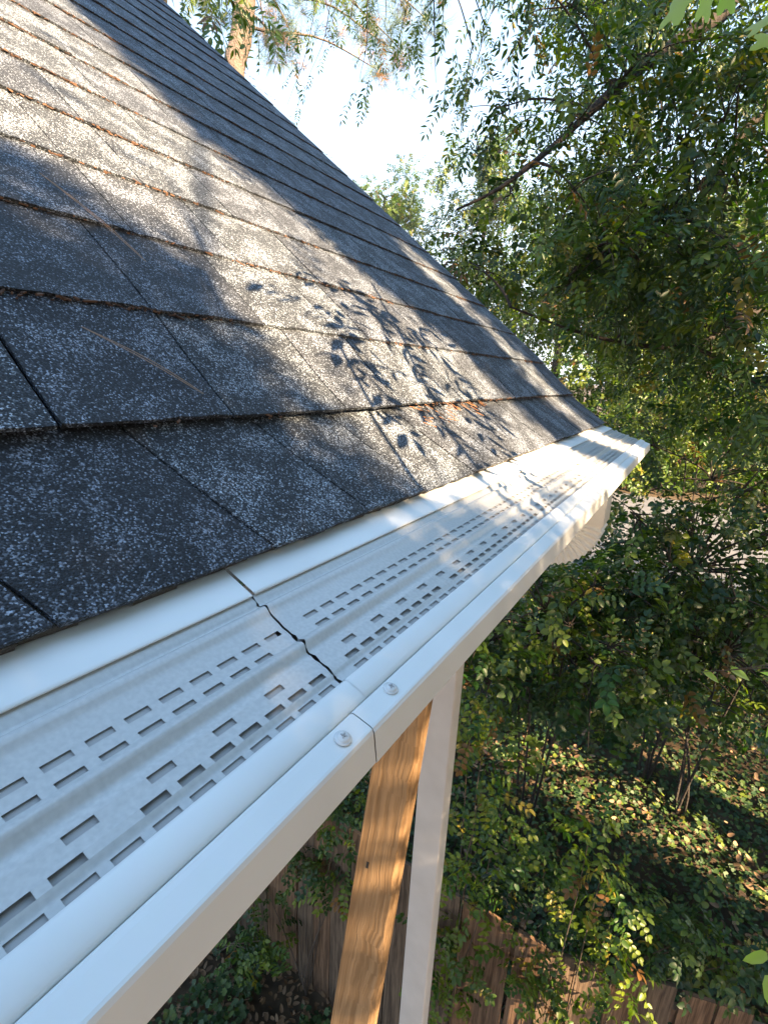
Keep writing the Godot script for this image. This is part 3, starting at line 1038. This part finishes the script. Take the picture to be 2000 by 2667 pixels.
func build_overhanging_tree() -> void:
	var base := Vector3(6.4, gh(6.4, 1.9), 1.9)
	var t := thing("overhanging_tree", "leafy green tree whose dark limbs reach in beside the roof", "tree", base)
	var st := begin()
	path_tube(st, [Vector3(0, -0.1, 0), Vector3(-0.1, 2.0, -0.05), Vector3(-0.3, 4.2, -0.2), Vector3(-0.4, 6.4, -0.2)], 0.21, 0.10, 12)
	obj("trunk", done(st), M.bark, t)
	var l1 := [base + Vector3(-0.35, 4.9, -0.2), at(2060, -60, 3.75), at(1850, 55, 3.55), at(1640, 200, 3.4), at(1430, 390, 3.2), at(1300, 490, 3.1), at(1190, 545, 3.0)]
	var l2 := [base + Vector3(-0.25, 4.2, -0.2), at(2040, 300, 3.7), at(1860, 455, 3.5), at(1740, 545, 3.4), at(1600, 610, 3.3), at(1480, 720, 3.2)]
	var l3 := [base + Vector3(-0.15, 3.0, -0.1), at(2050, 800, 4.0), at(1800, 900, 3.8), at(1560, 880, 3.7), at(1330, 800, 3.6)]
	var anchors := []
	for e in [[l1, 0.095, 0.006], [l2, 0.042, 0.008], [l3, 0.040, 0.007]]:
		st = begin()
		var loc := []
		for p in e[0]:
			loc.append(p - base)
		path_tube(st, loc, e[1], e[2])
		obj("limb", done(st), M.bark, t)
		for i in range(1, e[0].size()):
			anchors.append(e[0][i])
			for u in [0.2, 0.4, 0.6, 0.8]:
				anchors.append((e[0][i] as Vector3).lerp(e[0][i - 1], u))
	var cl := clumps_in([Vector2(1330, -120), Vector2(2120, -120), Vector2(2120, 700), Vector2(1700, 800), Vector2(1400, 660), Vector2(1290, 500), Vector2(1270, 300), Vector2(1280, 180), Vector2(1380, 60)], 70, 3.05, 5.6, 0.20, 0.42)
	cl.append_array(clumps_in([Vector2(1110, 560), Vector2(1400, 620), Vector2(2120, 650), Vector2(2120, 1120), Vector2(1700, 1080), Vector2(1560, 900), Vector2(1380, 820), Vector2(1180, 660)], 58, 3.0, 6.0, 0.20, 0.45))
	branches(t, cl, anchors, 0.012)
	crown(t, cl, 54, MESH.sprig + [MESH.broad[1]], 1.0, [0, 1], M.leaf)

func build_shrubs() -> void:
	var polys := [
		[[Vector2(1640, 1130), Vector2(2100, 1000), Vector2(2120, 1330), Vector2(1700, 1300)], 13, 3.6, 5.0, "leafy shrub beneath the dark limbs in front of the pale driveway", Vector2(1850, 1250)],
		[[Vector2(1620, 1260), Vector2(2120, 1230), Vector2(2120, 1560), Vector2(1500, 1560)], 34, 3.0, 4.4, "broad dark shrub growing on the ivy slope beside the gutter elbow", Vector2(1800, 1480)],
		[[Vector2(1230, 1620), Vector2(1560, 1420), Vector2(1690, 1830), Vector2(1230, 1860)], 40, 2.7, 4.0, "dark shrub on the slope below the ribbed elbow", Vector2(1430, 1650)],
		[[Vector2(1650, 1560), Vector2(2120, 1540), Vector2(2120, 1900), Vector2(1650, 1830)], 36, 2.9, 4.2, "spreading shrub above the sunlit patch of ivy", Vector2(1880, 1700)]]
	for e in polys:
		var mid := at((e[5] as Vector2).x, (e[5] as Vector2).y, (e[2] + e[3]) * 0.5)
		var base := Vector3(mid.x, gh(mid.x, mid.z), mid.z)
		var t := thing("shrub", e[4], "shrub", base, "shrubs on the slope")
		var cl := clumps_in(e[0], e[1], e[2], e[3], 0.14, 0.30)
		var st := begin()
		for i in 4:
			limb(st, Vector3(rf(-0.05, 0.05), -0.05, rf(-0.05, 0.05)), mid - base + rdir() * 0.3, 0.011, 0.005, 0.12)
		obj("stem", done(st), M.bark, t)
		branches(t, cl, [mid], 0.009)
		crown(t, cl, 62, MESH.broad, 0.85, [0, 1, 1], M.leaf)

func build_vines() -> void:
	var spots := [
		[[[1400, 2560], [1450, 2480], [1430, 2620], [1370, 2520]], 1.95, 0, "pale green vine leaves in the sun low on the fence", 130],
		[[[1530, 2200], [1560, 2300], [1590, 2400], [1610, 2520], [1600, 2620]], 1.93, 0, "bright vine hanging down over the fence top", 150],
		[[[1230, 1850], [1260, 1930], [1250, 2060], [1300, 2150], [1220, 2250]], 2.0, 0, "leafy vine climbing beside the white downspout", 170],
		[[[1160, 2420], [1180, 2520], [1150, 2600], [1200, 2480], [1260, 2350]], 1.93, 0, "round leaved vine between the downspout and the fence boards", 150],
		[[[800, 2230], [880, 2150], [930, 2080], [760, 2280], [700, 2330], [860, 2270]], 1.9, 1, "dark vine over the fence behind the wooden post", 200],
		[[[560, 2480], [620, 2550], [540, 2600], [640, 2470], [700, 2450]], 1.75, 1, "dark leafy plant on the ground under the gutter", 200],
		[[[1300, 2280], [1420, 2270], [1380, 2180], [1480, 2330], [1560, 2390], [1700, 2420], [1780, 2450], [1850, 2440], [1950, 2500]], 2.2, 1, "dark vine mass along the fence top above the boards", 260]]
	for e in spots:
		var cl := []
		for q in e[0]:
			cl.append([at_x(q[0], q[1], e[1] + rf(-0.06, 0.06)), rf(0.10, 0.17)])
		var mid: Vector3 = cl[0][0]
		var base := Vector3(mid.x, gh(mid.x, mid.z), mid.z)
		var t := thing("vine", e[3], "vine", base, "vines on and by the fence")
		var st := begin()
		for c in cl:
			limb(st, Vector3.ZERO, c[0] - base, 0.006, 0.002, 0.04, 5)
		obj("stem", done(st), M.twig, t)
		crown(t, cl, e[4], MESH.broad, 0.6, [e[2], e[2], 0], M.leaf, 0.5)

func star_leaf(size: float) -> ArrayMesh:
	var st := begin()
	var c := Vector3(0.36, 0.03, 0) * size
	var out := []
	for i in 21:
		var a := lerpf(-2.75, 2.75, i / 20.0)
		var r := 0.30 + 0.34 * pow(absf(cos(a * 2.5 / 1.1)), 1.6) * (1.0 - 0.22 * absf(a) / 2.75)
		out.append(Vector3(0.36 + cos(a) * r, -0.10 * r * r, sin(a) * r) * size)
	for i in 20:
		tri(st, c, out[i], out[i + 1])
	tri(st, c, out[20], Vector3.ZERO)
	tri(st, c, Vector3.ZERO, out[0])
	return done(st)

func oval_leaf(size: float) -> ArrayMesh:
	var st := begin()
	add_leaf(st, Vector3.ZERO, Vector3.RIGHT, Vector3(0, 0, 1), size, size * 0.46, 0.15, 1)
	return done(st)

func build_sapling() -> void:
	var base := Vector3(1.6, gh(1.6, 1.15), 1.15)
	var t := thing("sapling", "slender sapling with large bright yellow green leaves close beside the ladder spot", "sapling", base)
	var st := begin()
	path_tube(st, [Vector3.ZERO, Vector3(0.05, 2.0, 0.05), Vector3(-0.02, 4.0, -0.05), Vector3(0.0, 5.9, -0.1)], 0.022, 0.006, 8)
	obj("stem", done(st), M.bark, t)
	var sl := mat("sapling_leaf", lin(0.09, 0.16, 0.025), 0.4)
	sl.backlight_enabled = true
	sl.backlight = Color(0.85, 1.0, 0.4)
	var star := star_leaf(0.085)
	var oval := oval_leaf(0.075)
	# [px, py, depth, direction of the leaf in right/up, mesh, scale]
	var leaves := [[1770, -10, 1.15, Vector2(-0.2, -1), star, 1.0], [1835, -30, 1.2, Vector2(0.2, -1), star, 0.9], [1730, -30, 1.25, Vector2(-0.9, -0.5), star, 0.8], [1880, -40, 1.1, Vector2(0.5, -1), star, 0.8], [2020, 30, 1.1, Vector2(-0.8, -0.7), star, 0.9], [2030, 90, 1.15, Vector2(-1, -0.4), star, 0.8],
		[1830, 1750, 1.55, Vector2(0.9, -0.5), oval, 0.8], [1900, 1745, 1.5, Vector2(0.9, -0.35), oval, 1.0], [1975, 1750, 1.5, Vector2(1, -0.3), oval, 1.0], [2010, 1860, 1.5, Vector2(-0.2, -1), oval, 1.0], [2010, 2540, 1.5, Vector2(-0.3, -1), oval, 1.2], [1995, 2480, 1.5, Vector2(-0.8, -0.6), oval, 1.0]]
	for e in leaves:
		var o := at(e[0], e[1], e[2])
		var m := obj("leaf", e[4], sl, t)
		var d: Vector3 = RIGHT * (e[3] as Vector2).x + UPV * (e[3] as Vector2).y + FWD * rf(-0.3, 0.3)
		m.transform = along(d, rf(0.3, 1.2) * (1.0 if rng.randf() < 0.5 else -1.0), e[5], o - base)
		var tw := begin()
		var hub := Vector3(base.x, o.y + rf(0.05, 0.3), base.z - 0.05)
		limb(tw, hub - base, o - base, 0.004, 0.0012, 0.05, 5)
		obj("twig", done(tw), M.twig, t)

func build_pine() -> void:
	var p1 := at(615, 169, 6.4); var p2 := at(634, 39, 6.4)
	var up := (p2 - p1) / (p2.y - p1.y)
	var base := p1 + up * (gh(5, 0) - p1.y)
	var t := thing("pine_tree", "tall pine trunk rising behind the roof with wispy needle boughs", "pine tree", base)
	var st := begin()
	path_tube(st, [Vector3.ZERO, (p1 - base), (p2 - base), up * 9.0], 0.18, 0.12, 14)
	obj("trunk", done(st), M.pine_bark, t)
	var cl := []
	for q in [[560, 20], [500, -30], [720, 30], [760, 90], [690, 90], [740, 150], [900, 20], [960, 60], [1010, 120], [1060, 150], [1120, 60], [830, -20], [1060, 20], [980, 180]]:
		cl.append([at(q[0], q[1], rf(5.6, 7.2)), 0.30])
	st = begin()
	for c in cl:
		limb(st, p2 + up * rf(-0.2, 1.6) - base, c[0] - base, 0.022, 0.006, 0.12, 5)
	obj("bough", done(st), M.pine_bark, t)
	var xf := []; var cs := []
	for c in cl:
		for i in 20:
			xf.append(along(rdir(), rf(0, TAU), rf(0.9, 1.4), c[0] + rdir() * rf(0.05, 0.38) - base))
			cs.append(Color(0.06, 0.11, 0.06).lerp(Color(0.12, 0.15, 0.05), rng.randf()) if rng.randf() < 0.8 else Color(0.28, 0.15, 0.06))
	stuff("needles", MESH.tuft, M.pine_needles, xf, cs, t)

func build_yard_tree() -> void:
	# stands beyond the roof; only the hanging ends of its twigs come into the picture
	var base := Vector3(4.6, gh(4.6, -5.4), -5.4)
	var t := thing("yard_tree", "tree with leafy twigs hanging down in front of the white sky", "tree", base)
	var top := at(1000, -420, 3.6)
	var st := begin()
	path_tube(st, [Vector3.ZERO, Vector3(-0.3, 3.0, 0.0), Vector3(-0.6, 7.2, 0.4), top - base + Vector3(-0.5, 1.3, -1.0), top - base], 0.15, 0.03, 10)
	obj("trunk", done(st), M.bark, t)
	var xs := [[], [], []]; var cs := [[], [], []]
	st = begin()
	var strands := [[890, -60, 800, 210, 3.0, 0.62], [850, -60, 748, 275, 3.0, 0.6], [930, -70, 900, 110, 3.0, 0.7], [975, -60, 935, 215, 2.8, 0.75], [1075, -80, 1025, 170, 2.7, 0.75], [1010, -80, 1000, 90, 3.0, 0.8], [1130, -80, 1135, 215, 2.2, 0.9], [1180, -80, 1100, 120, 2.8, 0.8], [1230, 120, 1192, 385, 3.2, 0.7], [1260, 60, 1215, 260, 3.2, 0.8], [1290, -30, 1240, 150, 3.4, 0.8], [830, -80, 870, 60, 3.0, 0.8], [1150, -60, 1060, 90, 3.0, 0.8], [470, -80, 480, 40, 2.6, 1.0], [540, -80, 555, 60, 2.5, 1.1], [600, -80, 590, 50, 2.5, 1.1], [650, -80, 690, 40, 2.5, 1.1], [510, -80, 520, 30, 2.6, 1.0], [620, -80, 650, 30, 2.5, 1.0], [440, -80, 455, 20, 2.6, 1.0]]
	for e in strands:
		var a := at(e[0], e[1], e[4] + 0.15); var b := at(e[2], e[3], e[4])
		limb(st, top - base, a - base, 0.010, 0.004, 0.15, 5)
		limb(st, a - base, b - base, 0.004, 0.001, -0.03, 4)
		var n := int((b - a).length() / 0.085) + 2
		var bend := rdir() * 0.10
		for i in n:
			var u := float(i) / (n - 1)
			var p := a.lerp(b, u) + rdir() * 0.05 + bend * sin(u * 2.6)
			var d := (b - a).normalized() * 0.8 + rdir() * (1.0 - 0.5 * u) + Vector3.DOWN * 0.2
			var k := rng.randi() % 3
			xs[k].append(along(d, rf(-1.5, 1.5), e[5] * rf(0.6, 1.1) * 0.86, p - base))
			cs[k].append(leaf_color(0))
	obj("branch", done(st), M.bark, t)
	for k in 3:
		stuff("foliage", MESH.sprig[k], M.leaf, xs[k], cs[k], t)

func build_far_trees() -> void:
	# [px, py of the crown's middle, depth, crown radius, label]
	var list := [
		[1000, 560, 26.0, 2.2, "pale sunlit tree far off behind the roof edge"],
		[1270, 480, 24.0, 2.6, "pale yellow green tree far off between roof and limbs"],
		[1480, 700, 16.0, 2.8, "mid green tree beyond the driveway under the dark limb"],
		[1750, 750, 18.0, 3.4, "tall green tree beyond the driveway behind the limbs"],
		[2000, 700, 17.0, 3.2, "green tree at the edge of the driveway"],
		[1620, 950, 15.0, 2.2, "low yellow green tree beyond the driveway"],
		[1900, 1000, 15.5, 2.4, "low dark tree beyond the driveway"],
		[1340, 830, 19.0, 2.8, "dense green tree beyond the roof corner"],
		[850, 700, 24.0, 3.6, "green tree hidden behind the roof slope"]]
	for e in [[1660, 1120, "clipped bush"], [1760, 1150, "round bush"], [1850, 1115, "loose bush"], [1950, 1150, "yellowish bush"], [2050, 1120, "dark bush"]]:
		list.append([e[0], e[1], 13.2, 0.95, e[2] + " at the far side of the driveway"])
	var i := 0
	for e in list:
		var mid := at(e[0], e[1], e[2])
		var base := Vector3(mid.x, gh(mid.x, mid.z), mid.z)
		var small: bool = e[3] < 1.0
		var t := thing("bush" if small else "distant_tree", e[4], "bush" if small else "tree", base, "bushes beyond the driveway" if small else "trees beyond the driveway")
		var st := begin()
		path_tube(st, [Vector3(0, -0.1, 0), Vector3(0.1, (mid.y - base.y) * 0.5, 0), mid - base + Vector3(0, 0.8, 0)], 0.22, 0.06, 8)
		obj("trunk", done(st), M.bark, t)
		var cl := []
		for k in (10 if small else 26):
			var v := rdir() * pow(rng.randf(), 0.4)
			cl.append([mid + v * Vector3(1, 1.05, 1) * e[3], rf(0.55, 1.0)])
		branches(t, cl, [mid, mid + Vector3(0, 0.8, 0)], 0.03)
		var xs := [[], []]; var cs := [[], []]
		for c in cl:
			for k in 60:
				var v := rdir() * pow(rng.randf(), 0.45)
				var q := k % 2
				xs[q].append(along(v + rdir() * 0.8 + Vector3.DOWN * 0.3, rf(-1, 1), rf(1.5, 2.4), c[0] + v * c[1] - base))
				cs[q].append(leaf_color(0))
		for q in 2:
			stuff("foliage", MESH.broad[q], M.leaf, xs[q], cs[q], t)
		i += 1

# gaps between the sprays of the shade trees: no twig grows at such a point
func canopy_gap(q: Vector3) -> bool:
	var s := SUN.normalized()
	var n := RP(0, 0, 1.0)
	var p := q - s * (q.dot(n) / s.dot(n))
	var up := p.dot(RP(0, 1.0, 0))
	if up > -0.02 and up < 3.2 and p.x < 1.9:
		var x := p.x
		var lo := lerpf(0.64, 0.52, clampf(up / 0.2, 0, 1)) if up < 0.48 else lerpf(0.54, 0.30, clampf((up - 0.48) / 0.2, 0, 1))
		if up > 0.75:
			lo = -0.2
		var hi := 1.13 if up < 0.15 else (lerpf(1.13, 0.86, (up - 0.15) / 0.55) if up < 0.7 else lerpf(0.86, 0.74, clampf((up - 0.7) / 0.25, 0, 1)))
		if x > lo - 0.06 and x < hi + 0.05 and up < 2.4:
			return true
		if up < 0.9 and x > 1.46 and x < 1.60:
			return true
		if up < 0.05 and x > 0.68 and x < 1.2:
			return true
		return false
	# gutter
	var tg := (q.y + 0.03) / s.y
	var g := q - s * tg
	if g.z > -0.02 and g.z < 0.30 and g.x > -1.0 and g.x < 2.0:
		return (g.x > 0.66 and g.x < 1.20 and (g.x > 0.98 or sin(g.x * 52.0 + g.z * 34.0) > 0.0)) or (g.x > 1.46 and g.x < 1.62)
	# timber post and downspout: dappled
	var tp := (q.z + 0.12) / s.z
	var w := q - s * tp
	if w.x > 0.5 and w.x < 1.3 and w.y < -0.3 and w.y > -2.5:
		return w.x < 0.90 and sin(w.y * 23.0 + w.x * 3.0) > 0.1
	# sunlit vine and fence
	var tf := (q.x - 2.0) / s.x
	var f := q - s * tf
	if tf > 0.0 and f.z > -0.15 and f.z < 0.5 and f.y < -1.9 and f.y > -3.6:
		return true
	# bright streak on the slope
	var th := (q.y + 3.1) / s.y
	var h := q - s * th
	if h.z > -0.9 and h.z < 1.8 and absf(h.x - (4.1 - 0.12 * h.z)) < 0.40:
		return true
	return false

func build_shade_trees() -> void:
	var s := SUN.normalized()
	var side := s.cross(Vector3.UP).normalized()
	var lift := side.cross(s).normalized()
	var specs := [[Vector3(-1.2, 0, 4.4), -2.6, 1.6, "leafy tree standing outside the porch that shades shingles and gutter", 24000], [Vector3(2.9, 0, 5.2), 1.6, 4.6, "leafy tree beside the slope that shades ivy and fence", 12500], [Vector3(6.2, 0, 6.0), 4.6, 9.0, "tall leafy tree at the end of the slope by the driveway", 2400]]
	for e in specs:
		var base: Vector3 = e[0]
		base.y = gh(base.x, base.z)
		var t := thing("shade_tree", e[3], "tree", base, "trees that shade the porch")
		var st := begin()
		path_tube(st, [Vector3.ZERO, Vector3(0.1, 3.0, 0.1), Vector3(0.0, 6.5, -0.2), Vector3(0.2, 9.5, 0.0)], 0.20, 0.07, 12)
		obj("trunk", done(st), M.bark, t)
		var xs := [[], [], []]; var cs := [[], [], []]
		var nodes := []
		for i in int(e[4]):
			# a point somewhere along a sun ray that would land near the porch or the slope
			var land := Vector3(rf(e[1], e[2]), 0, 0) + lift * rf(-3.4, 3.0)
			var q := land + s * rf(3.0, 7.0)
			if q.y < gh(q.x, q.z) + 0.8:
				continue
			if e[1] > 0.0 and q.z - s.z * (q.y + 3.1) / s.y < -1.5 and rng.randf() < 0.56:
				continue
			if q.z < 0.9 + 0.16 * maxf(q.x, 0.0):
				continue
			var d := (rdir() + Vector3.DOWN * 0.3).normalized()
			var size := rf(0.9, 1.6)
			if canopy_gap(q) or canopy_gap(q + d * 0.15 * size) or canopy_gap(q + d * 0.30 * size):
				continue
			var k := rng.randi() % 3
			xs[k].append(along(d, rf(-1, 1), size, q - base))
			cs[k].append(leaf_color(0))
			if i % 50 == 0:
				nodes.append(q)
		if e[1] < 0.0:
			# twigs that hang close over the lit shingles
			for i in 12000:
				var q := RP(rf(0.55, 2.0), rf(-0.5, 2.7), 0.0) + s * rf(3.2, 5.0)
				var d := (rdir() + Vector3.DOWN * 0.3).normalized()
				if q.z < 1.2 or canopy_gap(q) or canopy_gap(q + d * 0.14):
					continue
				xs[1].append(along(d, rf(-1, 1), rf(0.4, 0.6), q - base))
				cs[1].append(leaf_color(0))
			for i in 26:
				var q := RP(rf(0.3, 1.1), rf(0.1, 2.2), 0.0) + s * rf(2.0, 3.6)
				xs[2].append(along(rdir() + Vector3.DOWN * 0.4, rf(-1, 1), rf(0.45, 0.8), q - base))
				cs[2].append(leaf_color(0))
				if i % 4 == 0:
					nodes.append(q)
			for i in 20:
				var q := RP(rf(0.62, 1.08), rf(0.14, 0.50), 0.0) + s * rf(0.75, 1.1)
				if (q.y - CAM.y) < 0.66 * Vector2(q.x, q.z - CAM.z).length():
					continue
				xs[0].append(along(rdir() + Vector3.DOWN * 0.4, rf(-1, 1), rf(0.7, 1.0), q - base))
				cs[0].append(leaf_color(0))
				if i % 3 == 0:
					nodes.append(q)
		for k in 3:
			stuff("foliage", MESH.sprig[k], M.leaf, xs[k], cs[k], t)
		st = begin()
		for q in nodes:
			var h := clampf(q.y - base.y - rf(0.3, 1.6), 1.5, 9.0)
			var foot := base + Vector3(0.05, h, 0.0)
			var clear := true
			for u in [0.25, 0.5, 0.75]:
				if canopy_gap(foot.lerp(q, u)):
					clear = false
			if not clear:
				continue
			limb(st, Vector3(0.05, h, 0.0), q - base, 0.022, 0.004, 0.2, 4)
		obj("branch", done(st), M.bark, t).set_meta("kind", "stuff")

func _ready() -> void:
	rng.seed = 2024
	set_view()
	make_materials()
	make_leaf_meshes()
	print("materials ", Time.get_ticks_msec())
	build_ground()
	build_roof()
	build_gutter()
	build_downspout()
	build_post()
	build_fence()
	print("built ", Time.get_ticks_msec())
	build_debris()
	build_ground_cover()
	build_vines()
	build_shrubs()
	build_overhanging_tree()
	build_yard_tree()
	build_sapling()
	build_pine()
	build_far_trees()
	build_shade_trees()
	print("done ", Time.get_ticks_msec())
